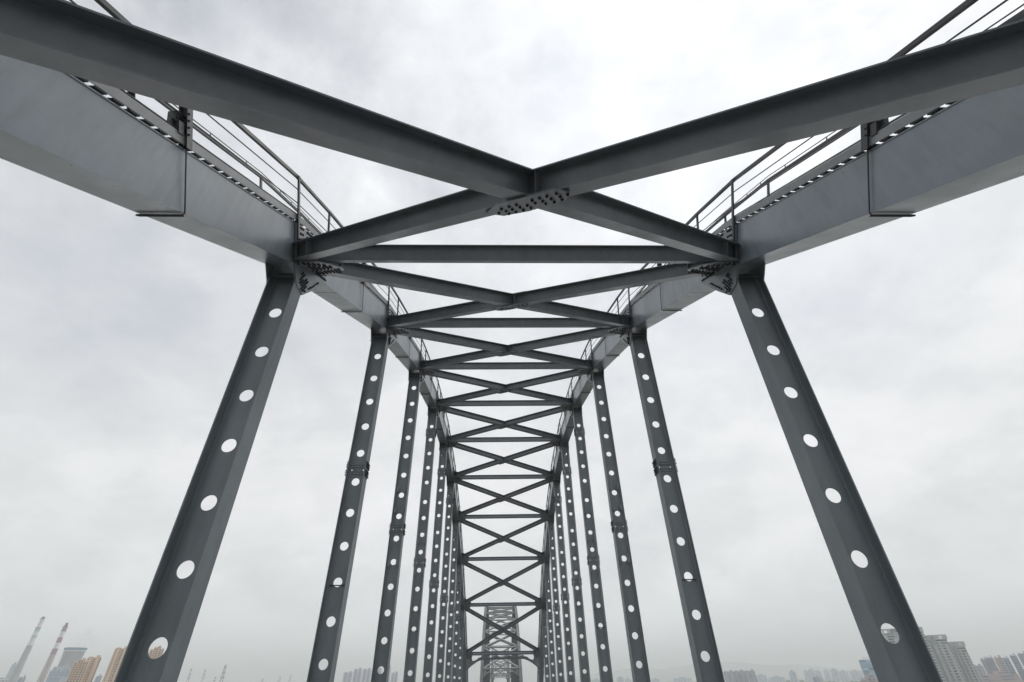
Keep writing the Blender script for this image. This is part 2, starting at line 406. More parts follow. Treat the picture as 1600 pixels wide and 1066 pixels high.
    # hangers
    for i in range(i0+1, i0+N):
        for sg in (-1, 1):
            kk = i-i0; HI_, HX_ = (HW-.030, 5.01) if sg < 0 else (HW-.022, 5.035); xc = sg*(HI_+HX_)/2; y0 = P[i].y; zt = P[i].z-.02
            mb = MB()
            fw = .187
            for X in (sg*(HI_+.010), sg*(HX_-.010)):
                sl = max(-.9, min(.9, (T[i-1].z/T[i-1].y+T[i].z/T[i].y)/2))
                zb = deck_z-.6
                q = [Vector((X-.010, y0-fw, zb)), Vector((X+.010, y0-fw, zb)), Vector((X+.010, y0+fw, zb)), Vector((X-.010, y0+fw, zb)),
                     Vector((X-.010, y0-fw, zt-fw*sl-.03)), Vector((X+.010, y0-fw, zt-fw*sl-.03)), Vector((X+.010, y0+fw, zt+fw*sl-.03)), Vector((X-.010, y0+fw, zt+fw*sl-.03))]
                mb.hexa(q)
            # web with round holes
            xl, xr = xc-.226, xc+.226; r = .117 if detail else .12; hw_ = .165; th = .009
            spl = ([5.35] if kk > 1 or not detail else [])+([12.97] if detail and kk in (4, 5, 6) and P[i].z > 14 else [])
            zs = []; z = .43
            while z < zt-.75:
                if detail and (kk in (4, 5, 6)) and z > 8.7: break
                zs.append(z); z += .9103
            if detail and kk in (4, 5, 6):
                z = 9.78
                while z < zt-.75: zs.append(z); z += .912
            zc = deck_z-.6; seg_n = 24 if kk < 6 and detail else (14 if detail else 8)
            def solid(z0, z1, x0=xl, x1=xr):
                if z1-z0 > 1e-4: mb.box(((x0+x1)/2, y0, (z0+z1)/2), ((x1-x0)/2, 0, 0), (0, th, 0), (0, 0, (z1-z0)/2))
            events = [(q, 'h') for q in zs]+([(q, 's') for q in spl if q < zt-.5] if detail else [])
            events.sort()
            for q, ty in events:
                if ty == 'h':
                    solid(zc, q-hw_); solid(q-hw_, q+hw_, xl, xc-hw_); solid(q-hw_, q+hw_, xc+hw_, xr)
                    vs = []
                    for yy in (-th, th):
                        for j in range(seg_n):
                            t = 2*math.pi*(j+.5)/seg_n; cx_, cz_ = math.cos(t), math.sin(t); mm = max(abs(cx_), abs(cz_))
                            vs.append((xc+cx_*r, y0+yy, q+cz_*r)); vs.append((xc+cx_/mm*hw_, y0+yy, q+cz_/mm*hw_))
                    fs = []
                    for j in range(seg_n):
                        a, b = 2*j, 2*((j+1) % seg_n); o2 = 2*seg_n
                        fs += [(a, a+1, b+1, b), (o2+b, o2+b+1, o2+a+1, o2+a), (a, b, b+o2, a+o2)]
                    # corner fill so that the square stays closed
                    for yy in (-th, th):
                        for cx_, cz_ in ((1, 1), (-1, 1), (-1, -1), (1, -1)):
                            t = math.atan2(cz_, cx_) % (2*math.pi); j0 = int((t/(2*math.pi))*seg_n-.5) % seg_n; j1 = (j0+1) % seg_n
                            base = len(vs); vs.append((xc+cx_*hw_, y0+yy, q+cz_*hw_)); o2 = 0 if yy < 0 else 2*seg_n
                            fs.append((o2+2*j0+1, base, o2+2*j1+1))
                    mb.add(vs, fs)
                    zc = q+hw_
                else:
                    solid(zc, q-.018)
                    for x0, x1 in ((xl, xc-.19), (xc-.155, xc+.155), (xc+.19, xr)): solid(q-.018, q+.018, x0, x1)
                    zc = q+.018
            solid(zc, zt-.25*abs(sl) if detail else zt)
            if detail and kk <= 3:          # weld beads in the web corners
                for e in (-1, 1): mb.ring_tube([(xc+e*.238, y0-.014, deck_z), (xc+e*.238, y0-.014, zt-.3)], .009, 5)
            h = mb.build('hanger', [mH, MB_], root)
            if detail:
                for q in spl:
                    if q > zt-.5: continue
                    mb = MB()
                    for half in (-1, 1):
                        zc2 = q+half*.115
                        for yy in (-1, 1): mb.box((xc, y0+yy*(th+.006), zc2), (.15, 0, 0), (0, .006, 0), (0, 0, .085))
                        for cc in range(7):
                            for rr in range(2):
                                for yy in (-1, 1): mb.bolt((xc-.132+cc*.044, y0+yy*(th+.012), q+half*(.07+rr*.075)), (0, yy, 0), .011, .016)
                    for X, nx in ((sg*(HI_-.006), -sg), (sg*(HX_+.006), sg)):
                        mb.box((X, y0, q), (.007, 0, 0), (0, fw-.01, 0), (0, 0, .24))
                        for half in (-1, 1):
                            for rr in range(3):
                                for cc in range(6):
                                    mb.bolt((X+nx*.007, y0-.155+cc*.062, q+half*(.055+rr*.068)), (nx, 0, 0), .016, .036)
                    mb.build('splice_plate', [mH, MB_], h)
                if kk >= 3:                    # little fixing lugs on the flanges
                    for q, hh in (((7.04, .13), (6.12, .11), (4.02, .13)) if kk % 2 else ((7.92, .12), (6.42, .11), (4.85, .14), (3.1, .1))):
                        if q > zt-.8: continue
                        for e in (-1, 1):
                            mb = MB(); mb.box((xc+e*.168, y0-.12, q), (.05, 0, 0), (0, .012, 0), (0, 0, hh)); mb.box((xc+e*.208, y0-.07, q), (.010, 0, 0), (0, .06, 0), (0, 0, hh*.8))
                            mb.build('fixing_lug', [mH, MB_], h)
                if kk in (2, 4, 6, 7):
                    mb = MB(); mb.box((xc, y0-.03, 2.17), (.2, 0, 0), (0, .012, 0), (0, 0, .014)); mb.build('cross_bar', [mR], h)
    # walkway on the rib crown, with its rails
    XI, XO = HW-.02, HO+.10
    for sg in (-1, 1):
        wk = MB()
        for k in range(i0-1, i0+N+1):
            L = Ln[k]
            if detail:
                p = .223; c0 = int(L/p)
                for j in range(c0):
                    s0 = (j+.5)*L/c0
                    base = P[k]+T[k]*s0+NR[k]*(AH+.028)+Vector((sg*(XI+XO)/2, 0, 0))
                    wk.box(base, Vector(((XO-XI)/2, 0, 0)), T[k]*.074, NR[k]*.008)
                    if j % 3 == 0: wk.box(P[k]+T[k]*s0+NR[k]*(AH+.01)+Vector((sg*(XI+.05), 0, 0)), Vector((.03, 0, 0)), T[k]*.03, NR[k]*.016)
            else:
                wk.hexa([node(k, AH+.02, sg*XI), node(k, AH+.02, sg*XO), node(k+1, AH+.02, sg*XO), node(k+1, AH+.02, sg*XI),
                         node(k, AH+.06, sg*XI), node(k, AH+.06, sg*XO), node(k+1, AH+.06, sg*XO), node(k+1, AH+.06, sg*XI)])
        wo_ = wk.build('walkway', [mR], root)
        for X in (XI, XO):
            tb = MB()
            for k in range(i0-1, i0+N+1):
                for (na, nb) in ((AH+.036, AH+.165),):
                    q = [node(k, na, sg*X-.006), node(k, na, sg*X+.006), node(k+1, na, sg*X+.006), node(k+1, na, sg*X-.006),
                         node(k, nb, sg*X-.006), node(k, nb, sg*X+.006), node(k+1, nb, sg*X+.006), node(k+1, nb, sg*X-.006)]
                    tb.hexa(q)
            tb.build('toe_board', [ML if detail else mR], wo_)
        for inner in (True, False):
            X = sg*(XI+.012) if inner else sg*(XO+.012)
            # post stations
            stn = []
            for k in range(i0-1, i0+N+1):
                f = k < mid
                for (nd, s_, thick) in ((k, 1.32 if f else 0.38, 0), (k, Ln[k]*(.55 if f else .45)-(.15 if sg > 0 else 0), 1), (k+1, -.38 if f else -1.32, 0)):
                    stn.append((nd, s_, thick, k))
            tops = []
            rl = MB()
            for nd, s_, thick, k in stn: tops.append((pt(nd, s_, 0, X), NR[k]))
            for (a, na), (b, nb) in zip(tops, tops[1:]):
                def run(n_, r_):
                    rl.ring_tube([a+na*n_, b+nb*n_], r_, 6)
                if inner:
                    d = (b-a).normalized()
                    rl.bar(a+na*(AH+.92), b+nb*(AH+.92), na, .028, 0, .06)
                    if detail:
                        for n_ in (.70, .42, .19): run(AH+n_, .0105)
                    else: run(AH+.45, .012)
                else:
                    rl.bar(a+na*(AH+.90), b+nb*(AH+.90), na, .024, 0, .055)
                    if detail:
                        run(AH+1.02, .009)
                        m = 3
                        for j in range(m):
                            q = a.lerp(b, (j+.5)/m)+na*(AH+.97); rl.box(q, Vector((.006, 0, 0)), (b-a).normalized()*.008, na*.035)
                        run(AH+.62, .009); run(AH+.33, .009)
            r_obj = rl.build('railing', [mR], root)
            far = MB(); farn = 0
            for nd, s_, thick, k in stn:
                base = pt(nd, s_, 0, X); n = NR[k]; t = T[k]
                big = thick and detail
                tgt = MB() if (detail and k < i0+7) else far
                h1 = AH+.95
                if big:
                    w_ = .055
                    tgt.box(base+n*((AH+.0+h1)/2)+Vector((-sg*w_*.9 if inner else 0, 0, 0)), Vector((.007, 0, 0)), t*w_, n*((h1-AH)/2))
                    tgt.box(base+n*((AH+h1)/2)+Vector((sg*w_*.9 if inner else 0, 0, 0)), Vector((.007, 0, 0)), t*w_, n*((h1-AH)/2))
                    tgt.box(base+n*((AH+h1)/2), Vector((w_*.9, 0, 0)), t*.006, n*((h1-AH)/2))
                    if inner:              # bolted foot bracket
                        c_ = base+Vector((sg*.03, 0, 0))
                        tgt.prism([c_-t*.05+n*(AH+.12), c_-t*.30+n*(AH+.16), c_-t*.27+n*(AH+.36), c_-t*.12+n*(AH+.46), c_-t*.05+n*(AH+.46)], Vector((sg*.014, 0, 0)))
                        tgt.box(base-t*.13+n*(AH+.22)+Vector((-sg*.005, 0, 0)), Vector((.03, 0, 0)), t*.05, n*.08)
                        for a_ in range(5): tgt.bolt(base+n*(AH+.18+a_*.09)-t*.03+Vector((-sg*(w_*.9+.007), 0, 0)), Vector((-sg, 0, 0)), .012, .016)
                        for a_, b_ in ((.13, .25), (.2, .30), (.13, .36), (.24, .2)): tgt.bolt(c_-t*a_+n*(AH+b_)-Vector((sg*.002, 0, 0)), Vector((-sg, 0, 0)), .011, .014)
                else:
                    lo = AH+.03 if not (inner and abs(s_) < .5 and s_*(1 if k < mid else -1) < 0) else .5
                    if lo == .5: base = base-Vector((sg*.055, 0, 0)); lo = -.02
                    tgt.box(base+n*((lo+h1)/2), Vector((.010, 0, 0)), t*.034, n*((h1-lo)/2))
                    tgt.box(base+n*((lo+h1)/2)+t*.030+Vector((sg*.028, 0, 0)), Vector((.018, 0, 0)), t*.004, n*((h1-lo)/2))
                    if inner: tgt.prism([base+n*(h1)-t*.02, base+n*(h1)-t*.09, base+n*(h1-.05)-t*.07, base+n*(h1-.14)-t*.02], Vector((sg*.01, 0, 0)))
                if tgt is not far: tgt.build('post', [mR, MB_], r_obj)
            if far.v:
                fo = far.build('post', [mR, MB_], r_obj); fo['kind'] = 'stuff'
        # rod band looped round the rib at mid panel
        if detail:
            for k in range(i0, i0+N):
                L = Ln[k]; s0 = L*(.55 if k < mid else .45)-(.15 if sg > 0 else 0)
                def q(n, X, ds=0.0): return P[k]+T[k]*(s0+ds)+NR[k]*n+Vector((sg*X, 0, 0))
                pth = [q(AH+.03, HW-.02), q(.06, HW-.02), q(.0, HW-.018), q(-.026, HW+.01), q(-.024, HO+.01), q(-.024, HO+.035, .025), q(-.024, HO+.01, .055), q(-.024, HW+.03, .055)]
                mb = MB(); mb.ring_tube(pth, .0095, 8); mb.build('rod_band', [MR], root)

# span nearest the camera
Y1, PD = 7.2552, 6.9544
def par(Yc, Zc, c, pd, n):
    return [Yc+k*pd for k in range(-n, n+1)], [Zc-c*k*k for k in range(-n, n+1)]
YC = Y1+4*PD
deck_z = -1.15
sp1 = thing('arch_bridge_span', 'nearest dark grey steel arch span that rises overhead, with X bracing and perforated hangers', 'bridge', W(0, YC, deck_z), 'steel arch spans of the bridge')
Ya, Za = par(YC, 15.28, .5105, PD, 7); Za[2] -= .055
span(sp1, Ya, Za, deck_z, True, 2, (MS, MA, MH, MR))
# second, larger span down the line, and a third beyond it
sp2 = thing('arch_bridge_span', 'taller middle arch span seen small through the far portal of the nearest span', 'bridge', W(0, 196, deck_z), 'steel arch spans of the bridge')
Yb, Zb = par(196, 21.3, .385, 7.0, 9)
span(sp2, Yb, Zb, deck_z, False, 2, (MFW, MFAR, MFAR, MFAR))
sp3 = thing('arch_bridge_span', 'farthest and smallest arch span, seen through the portals of the middle span', 'bridge', W(0, 352, deck_z), 'steel arch spans of the bridge')
Yc_, Zc_ = par(352, 15.28, .5105, PD, 7)
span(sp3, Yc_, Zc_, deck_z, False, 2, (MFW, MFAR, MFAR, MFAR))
for sp, ys in ((sp1, (-14.5, 84.5)), (sp2, (128, 264)), (sp3, (302.5, 401.5))):
    for y in ys:
        mb = MB()
        for sg in (-1, 1): mb.box((sg*4.8, y, -9.2), (.9, 0, 0), (0, 1.6, 0), (0, 0, 7.6))
        mb.box((0, y, -6.0), (4.2, 0, 0), (0, 1.1, 0), (0, 0, .8)); mb.box((0, y, -15.3), (6.4, 0, 0), (0, 2.4, 0), (0, 0, 1.2))
        mb.build('pier', [simple('pier_concrete', (.36, .35, .33), .85, .15, .4)] if 'pier_concrete' not in bpy.data.materials else [bpy.data.materials['pier_concrete']], sp)

# ------------------------------------------------------------------ deck, river, land
deckm = simple('deck_concrete', (.24, .235, .225), .85, .12, .6)
mb = MB()
mb.box((0, 185, deck_z-.2), (4.1, 0, 0), (0, 225, 0), (0, 0, .2))
for sg in (-1, 1):
    mb.box((sg*5.9, 185, deck_z-.15), (.6, 0, 0), (0, 225, 0), (0, 0, .12)); mb.box((sg*4.8, 185, deck_z-.75), (.2, 0, 0), (0, 225, 0), (0, 0, .45))
    mb.box((sg*3.95, 185, deck_z+.12), (.08, 0, 0), (0, 225, 0), (0, 0, .12))
for j in range(66): mb.box((0, -39.7+j*PD, deck_z-.75), (5.9, 0, 0), (0, .15, 0), (0, 0, .34))
tag(mb.build('bridge_deck', [deckm]), kind='structure')
mr = simple('rail_head', (.2, .17, .15), .4, .1, 1, .6)
mb = MB()
for x in (-2.2, -1.25, 1.25, 2.2): mb.box((x, 185, deck_z+.055), (.024, 0, 0), (0, 225, 0), (0, 0, .05))
tag(mb.build('rail_track', [mr]), kind='structure')
def sheet(name, pts, z, mat):
    mb = MB(); mb.add([(x, y, z) for x, y in pts], [tuple(range(len(pts)))]); return tag(mb.build(name, [mat], unit=False), kind='structure')
# water with ripples
wm, nt, b = new_mat('river_water'); b.inputs['Base Color'].default_value = (.11, .105, .085, 1); b.inputs['Roughness'].default_value = .18; b.inputs['IOR'].default_value = 1.33
geo = nn(nt, 'ShaderNodeNewGeometry'); n1 = nn(nt, 'ShaderNodeTexNoise'); n1.inputs['Scale'].default_value = .5; n1.inputs['Detail'].default_value = 6; nt.links.new(geo.outputs['Position'], n1.inputs['Vector'])
bp = nn(nt, 'ShaderNodeBump'); bp.inputs['Strength'].default_value = .6; bp.inputs['Distance'].default_value = .25; nt.links.new(n1.outputs[0], bp.inputs['Height']); nt.links.new(bp.outputs[0], b.inputs['Normal'])
landm = simple('far_land', (.13, .15, .11), .95, .4, .01)
sheet('ground', [(-26000, -9000), (26000, -9000), (26000, 30000), (-26000, 30000)], 0, landm)
sheet('river', [(-9000, -420), (9000, -700), (9000, 420), (900, 430), (500, 520), (-500, 540), (-9000, 700)], .3, wm)

# ------------------------------------------------------------------ skyline
def frame(p):                          # horizontal frame facing the camera
    d = Vector((p.x-CAMP.x, p.y-CAMP.y, 0)).normalized(); return Vector((d.y, -d.x, 0)), d
def obj_local(mb, name, mats, parent, smooth=False): return mb.build(name, mats, parent, unit=False, smooth=smooth)
def tube_prof(mb, base, prof, n=36, cap=True):
    pts = [base+Vector((0, 0, z)) for z, r in prof]; vs = []
    for (z, r), q in zip(prof, pts):
        for j in range(n): t = 2*math.pi*j/n; vs.append(q+Vector((math.cos(t)*r, math.sin(t)*r, 0)))
    fs = [(i*n+j, i*n+(j+1) % n, (i+1)*n+(j+1) % n, (i+1)*n+j) for i in range(len(prof)-1) for j in range(n)]
    if cap: fs.append(tuple(range((len(prof)-1)*n, len(prof)*n)))
    mb.add(vs, fs)
def chimney(px, py, dist, rb, rt, bands, label, cols, cap_h=6, ladder=False):
    top = at(px, py, dist); H = top.z; base = Vector((top.x, top.y, 0))
    root = thing('chimney', label, 'chimney', base, 'power station chimneys')
    def R(z): return rb+(rt-rb)*(z/H)
    zs = [0]+[at(px, y, dist).z for y in bands][::-1]+[H]      # colour changes bottom to top
    for a, b_, m in zip(zs, zs[1:], cols):
        mb = MB(); tube_prof(mb, base, [(a, R(a)), (b_, R(b_))], 32); obj_local(mb, 'shaft_band', [m], root, False)
    mb = MB(); tube_prof(mb, base, [(H, rt*.72), (H+cap_h, rt*.62)], 24); obj_local(mb, 'flue', [M_dark], root)
    for z in (zs[-2], H-1.5):
        mb = MB(); tube_prof(mb, base, [(z, R(z)+.1), (z, R(z)+1.2), (z+1.1, R(z)+1.2), (z+1.1, R(z)+.1)], 32, False); obj_local(mb, 'platform', [M_dark], root)
    mb = MB(); rx, dy = frame(base)
    mb.box(base+rx*(-R(H/2))*.2-dy*(R(H/2)+.6)+Vector((0, 0, H/2)), rx*.5, dy*.3, Vector((0, 0, H/2*.98))+dy*((rb-rt)/2)); obj_local(mb, 'ladder', [M_conc], root)
    return root
M_white = simple('chimney_white', (0.900, 0.900, 0.900), .8, .06); M_conc = simple('chimney_concrete', (0.390, 0.403, 0.429), .9, .08)
M_beige = simple('chimney_beige', (0.520, 0.455, 0.416), .9, .08); M_plum = simple('chimney_plum', (0.338, 0.130, 0.260), .8, .05); M_blue = simple('chimney_blue', (0.468, 0.624, 0.702), .8, .05)
M_dark = simple('dark_steel', (0.130, 0.130, 0.143), .7, .1)
chimney(67, 966.5, 1900, 9.6, 4.7, [982, 987.5, 993.2, 998.2, 1009.0], 'taller white chimney with two pale blue bands, leftmost on the skyline', [M_conc, M_white, M_blue, M_white, M_blue, M_white], 4)
chimney(103, 978, 1700, 7.6, 4.2, [986.8, 996.2, 1004.6, 1013.8, 1023.0], 'shorter chimney with three plum and white bands, beside the cooling tower', [M_beige, M_plum, M_white, M_plum, M_white, M_plum], 6)
# cooling tower
c = at(119, 1012.5, 1750); H = c.z; base = Vector((c.x, c.y, 0)); wdt = (at(137, 1013, 1750)-at(101, 1013, 1750)).length/2
ct = thing('cooling_tower', 'grey hyperbolic cooling tower with a blue rim letting off steam', 'cooling tower', base)
M_ct = simple('cooling_concrete', (.33, .34, .37), .9, .12, .03); M_rim = simple('rim_blue', (.12, .26, .38), .7, .05); M_rimw = simple('rim_white', (.6, .68, .72), .8, .04)
def ctr(z): return wdt*math.sqrt(.80+.20*((z-H*.72)/(H*.28))**2) if z > H*.72 else wdt*math.sqrt(.80+.95*((H*.72-z)/(H*.72))**2)
mb = MB(); tube_prof(mb, base, [(z, ctr(z)) for z in [H*(.06+.87*j/24) for j in range(25)]], 64, False); obj_local(mb, 'shell', [M_ct], ct, True)
mb = MB(); tube_prof(mb, base, [(H*.93, ctr(H*.93)+.3), (H*.955, ctr(H*.955)+.3)], 64, False); obj_local(mb, 'white_band', [M_rimw], ct, True)
mb = MB(); tube_prof(mb, base, [(H*.955, ctr(H*.955)+.5), (H, ctr(H)+.5), (H, ctr(H)-1.5), (H*.9, ctr(H*.9)-1.5)], 64, False); obj_local(mb, 'rim', [M_rim], ct)
mb = MB()
for j in range(40):
    t = 2*math.pi*j/40; a = base+Vector((math.cos(t), math.sin(t), 0))*(ctr(H*.06)+3); t2 = t+.08; b_ = base+Vector((math.cos(t2), math.sin(t2), 0))*ctr(H*.06)+Vector((0, 0, H*.06))
    mb.ring_tube([a, b_], .6, 6)
obj_local(mb, 'column_ring', [M_conc], ct)

def steam(name, label, p0, drift, n, r0, r1, dens):
    mb = MB(); random.seed(3)
    mb = MB()
    pts = [p0+drift*(j/(n-1)) for j in range(n)]; rr = [r0+(r1-r0)*(j/(n-1))**.8 for j in range(n)]
    mb.ring_tube(pts, 1, 16, True, rr)
    m = bpy.data.materials.new(name+'_vapour'); m.use_nodes = True; nt = m.node_tree; nt.nodes.clear()
    tcx = nn(nt, 'ShaderNodeTexCoord'); no = nn(nt, 'ShaderNodeTexNoise'); no.inputs['Scale'].default_value = 2.2/r1; no.inputs['Detail'].default_value = 4
    nt.links.new(tcx.outputs['Object'], no.inputs['Vector'])
    pv = nn(nt, 'ShaderNodeVolumePrincipled'); pv.inputs['Color'].default_value = (.98, .96, .94, 1)
    nt.links.new(math_(nt, 'MULTIPLY', ramp(nt, no.outputs[0], [(.30, 0.0), (.75, 1.0)]), dens), pv.inputs['Density'])
    ou = nn(nt, 'ShaderNodeOutputMaterial'); nt.links.new(pv.outputs[0], ou.inputs['Volume'])
    o = mb.build(name, [m], unit=False); return tag(o, label, 'steam', None, 'stuff')
d_ = (at(150, 994, 1760)-at(122, 1011, 1750))
steam('steam', 'faint pale steam drifting right from the cooling tower rim', at(118, 1010.5, 1750), d_, 8, 14, 26, .012)
steam('smoke', 'thin wisp of smoke trailing from the plum banded chimney', at(104, 974, 1700), at(122, 966.5, 1700)-at(104, 974, 1700), 6, 2.5, 6, .02)

def block(root, p, w_, d__, h, mat, name='wall', rot=0.0, z0=0.0):
    rx, dy = frame(p); c, s_ = math.cos(rot), math.sin(rot); ax = rx*c+dy*s_; ay = dy*c-rx*s_
    mb = MB(); mb.box(Vector((p.x, p.y, z0+h/2))+dy*d__/2, ax*w_/2, ay*d__/2, Vector((0, 0, h/2)))
    return obj_local(mb, name, mat if isinstance(mat, list) else [mat], root)
def width_px(x0, x1, y, dist): return (at(x1, y, dist)-at(x0, y, dist)).length
def tower(x0, x1, ytop, dist, label, mat, style='plain', trim=None, group=None, roof=True, cat='building'):
    """building whose left/right top corners are seen at x0,x1,ytop"""
    a, b_ = at(x0, ytop, dist), at(x1, ytop, dist); p = (a+b_)/2; h = p.z; w_ = (b_-a).length
    base = Vector((p.x, p.y, 0)); root = thing('apartment_tower' if cat == 'building' else 'office_tower', label, cat, base, group)
    rx, dy = frame(base); dp = max(16, w_*.45)
    trim = trim or M_conc
    if style == 'slabs':                   # three stepped bays with projecting balconies
        nb = 4
        for j in range(nb):
            q = base+rx*((j+.5)/nb-.5)*w_; off = (0, -2.0, 0, -2.0)[j % 4]; hh = h-(5, 2, 0, 4)[j % 4]
            block(root, q+dy*off, w_/nb*.985, dp, hh, mat, 'wall')
            if roof: block(root, q+dy*(off+dp*.3), w_/nb*.7, dp*.35, 1.8, trim, 'roof_house', 0, hh)
            nfl = int(hh/3.0)
            mb = MB()
            for f in range(2, nfl): mb.box(Vector((q.x, q.y, f*3.0))+dy*(off-.7), rx*w_/nb*.16, dy*.7, Vector((0, 0, .55)))
            obj_local(mb, 'balconies', [trim], root)
    elif style == 'ribs':
        block(root, base, w_, dp, h, mat, 'wall')
        nb = max(2, int(w_/9))
        for j in range(nb):
            q = base+rx*((j+.5)/nb-.5)*w_
            block(root, q-dy*2.4, w_/nb*.42, 3, h*.99, trim, 'bay')
            if roof: block(root, q+dy*2, w_/nb*.6, dp*.5, 1.5+1.8*(j % 2), trim, 'roof_house', 0, h)
    elif style == 'crown':
        block(root, base, w_, dp, h-4.6, mat, 'wall')
        for j in range(4):
            q = base+rx*((j+.5)/4-.5)*w_
            block(root, q-dy*1.6, w_*.13, 2.4, h-8-(j % 2)*3, trim, 'bay')
        mb = MB()
        for j in range(9): mb.box(Vector((base.x, base.y, h-2.5))+rx*(j/8-.5)*w_*.96+dy*.5, rx*(.5+(j*7 % 3)*.7), dy*.6, Vector((0, 0, 2.5)))
        mb.box(Vector((base.x, base.y, h-.4))+dy*dp*.25, rx*w_*.5, dy*dp*.27, Vector((0, 0, .6)))
        obj_local(mb, 'roof_pergola', [trim], root)
        block(root, base+dy*4, w_*.4, dp*.4, 3.4, mat, 'roof_house', 0, h-4.6)
    else:
        block(root, base, w_, dp, h, mat, 'wall')
        if roof: block(root, base+dy*dp*.3, w_*.35, dp*.3, 4, trim, 'roof_house', 0, h)
    return root
F_or = facade('orange_facade', (.72, .48, .31), (.11, .085, .08), 5.2, 3.0, .52, .55, (.82, .60, .42), 16)
F_or2 = simple('orange_trim', (.78, .56, .40), .85, .06)
F_gr = facade('grey_facade', (0.420, 0.462, 0.476), (0.126, 0.154, 0.168), 4.4, 3.0, .55, .5, (0.560, 0.588, 0.588), 19)
F_gr2 = simple('grey_trim', (0.504, 0.518, 0.518), .9, .1, .1)
F_pk = facade('pink_facade', (0.588, 0.504, 0.504), (0.224, 0.252, 0.308), 3.2, 3.0, .5, .5)
F_bl = facade('blue_grey_facade', (0.364, 0.434, 0.532), (0.168, 0.210, 0.280), 3.6, 3.0, .6, .5, (0.588, 0.588, 0.644), 12)
F_pu = simple('mauve_trim', (0.476, 0.462, 0.588), .85, .05); F_pw = facade('pale_facade', (0.812, 0.812, 0.840), (0.420, 0.420, 0.532), 5, 3.0, .5, .5)
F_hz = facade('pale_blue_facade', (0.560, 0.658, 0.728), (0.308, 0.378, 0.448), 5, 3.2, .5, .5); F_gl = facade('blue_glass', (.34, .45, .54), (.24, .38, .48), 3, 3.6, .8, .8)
F_lo = facade('low_white_facade', (0.868, 0.896, 0.900), (0.350, 0.420, 0.504), 6, 4.0, .7, .35)
F_pl = facade('plant_facade', (0.378, 0.476, 0.588), (0.588, 0.672, 0.742), 9, 9.0, .16, .3)

# ---- left side: power plant and orange towers
def plain(name, label, cat, x0, x1, yt, dist, mat, parts=(), dp=None, group=None):
    a, b_ = at(x0, yt, dist), at(x1, yt, dist); p = (a+b_)/2; w_ = (b_-a).length; base = Vector((p.x, p.y, 0))
    root = thing(name, label, cat, base, group); block(root, base, w_, dp or max(12, w_*.4), p.z, mat)
    rx, dy = frame(base)
    for (f, ww, hh, m, nm) in parts: block(root, base+rx*f*w_+dy*2, ww*w_, 8, hh, m, nm, 0, p.z)
    return root
plain('boiler_house', 'blue grey boiler house in front of the cooling tower', 'power plant', 79, 112, 1047.0, 1350, F_pl, ((-.3, .12, 5, M_conc, 'vent'), (.2, .2, 4, M_conc, 'vent')))
plain('boiler_house', 'pale upper plant building just behind the blue grey boiler house', 'power plant', 84, 116, 1042.0, 1500, F_hz, ((.1, .3, 4, M_conc, 'vent'),))
plain('plant_shed', 'white shed low in front of the blue grey boiler house', 'shed', 95, 112, 1057.5, 1150, simple('white_shed', (.6, .63, .7), .7, .05), ((0, .2, 1.5, M_conc, 'vent'),))
plain('office_block', 'small blue grey block between the two chimneys', 'building', 30, 41, 1058.3, 1500, F_bl, ((.25, .2, 4, M_conc, 'roof_house'),))
plain('conveyor_house', 'pale grey tower standing behind the leftmost chimney', 'power plant', 19, 26, 1038, 2050, F_hz, ((.1, .5, 4, M_conc, 'vent'),))
plain('warehouse', 'long low white warehouse at the left edge of the photo', 'warehouse', -60, 14, 1059.5, 1300, F_lo, ((.2, .08, 3, M_dark, 'vent'),))
tower(118, 140, 1029.5, 1150, 'stepped orange tower left of the nearest hanger, in front of the cooling tower', F_or, 'slabs', F_or2, 'orange apartment towers')
tower(137, 159, 1027.5, 1180, 'wide orange tower with a small roof turret, between its stepped twin and the hanger', F_or, 'ribs', F_or2, 'orange apartment towers')
tower(180, 203, 1013.5, 1100, 'tall orange tower half hidden by the nearest left hanger', F_or, 'ribs', F_or2, 'orange apartment towers')
tower(236, 258, 1010.5, 1120, 'orange tower seen through the lowest hole of the nearest left hanger', F_or, 'slabs', F_or2, 'orange apartment towers')
tower(259, 281, 1052, 1300, 'low orange tower just right of the nearest left hanger', F_or, 'plain', F_or2, 'orange apartment towers')
plain('office_block', 'blue block low between the orange towers', 'building', 151, 160, 1056.5, 1450, F_bl, ((.1, .3, 3, M_conc, 'roof_house'),))
# ---- lattice pylons in the haze
def pylon(px, yt, dist, label, wb=7.0):
    top = at(px, yt, dist); H = top.z; base = Vector((top.x, top.y, 0)); rx, dy = frame(base)
    root = thing('pylon', label, 'pylon', base, 'power line pylons on the left skyline'); mb = MB()
    def cor(z, a, b_): wz = wb/2*(1-z/H)+.7; return base+rx*wz*a+dy*wz*b_+Vector((0, 0, z))
    n = 8
    for a, b_ in ((-1, -1), (1, -1), (1, 1), (-1, 1)): mb.ring_tube([cor(0, a, b_), cor(H, a, b_)], .22, 4)
    for j in range(n):
        z0, z1 = H*j/n, H*(j+1)/n
        for (a, b_, c_, d) in ((-1, -1, 1, -1), (1, 1, -1, 1), (-1, -1, -1, 1), (1, -1, 1, 1)):
            mb.ring_tube([cor(z0, a, b_), cor(z1, c_, d)], .2, 4); mb.ring_tube([cor(z0, c_, d), cor(z1, a, b_)], .2, 4)
    obj_local(mb, 'lattice_mast', [M_pyl], root)
    for f in (.72, .82, .93):
        mb = MB(); z = H*f; w_ = wb*(1.25-f)
        mb.ring_tube([base+rx*(-w_)+Vector((0, 0, z)), base+rx*w_+Vector((0, 0, z))], .28, 4); mb.ring_tube([base+rx*(-w_)+Vector((0, 0, z)), base+Vector((0, 0, z+2.5)), base+rx*w_+Vector((0, 0, z))], .2, 4)
        obj_local(mb, 'cross_arm', [M_pyl], root)
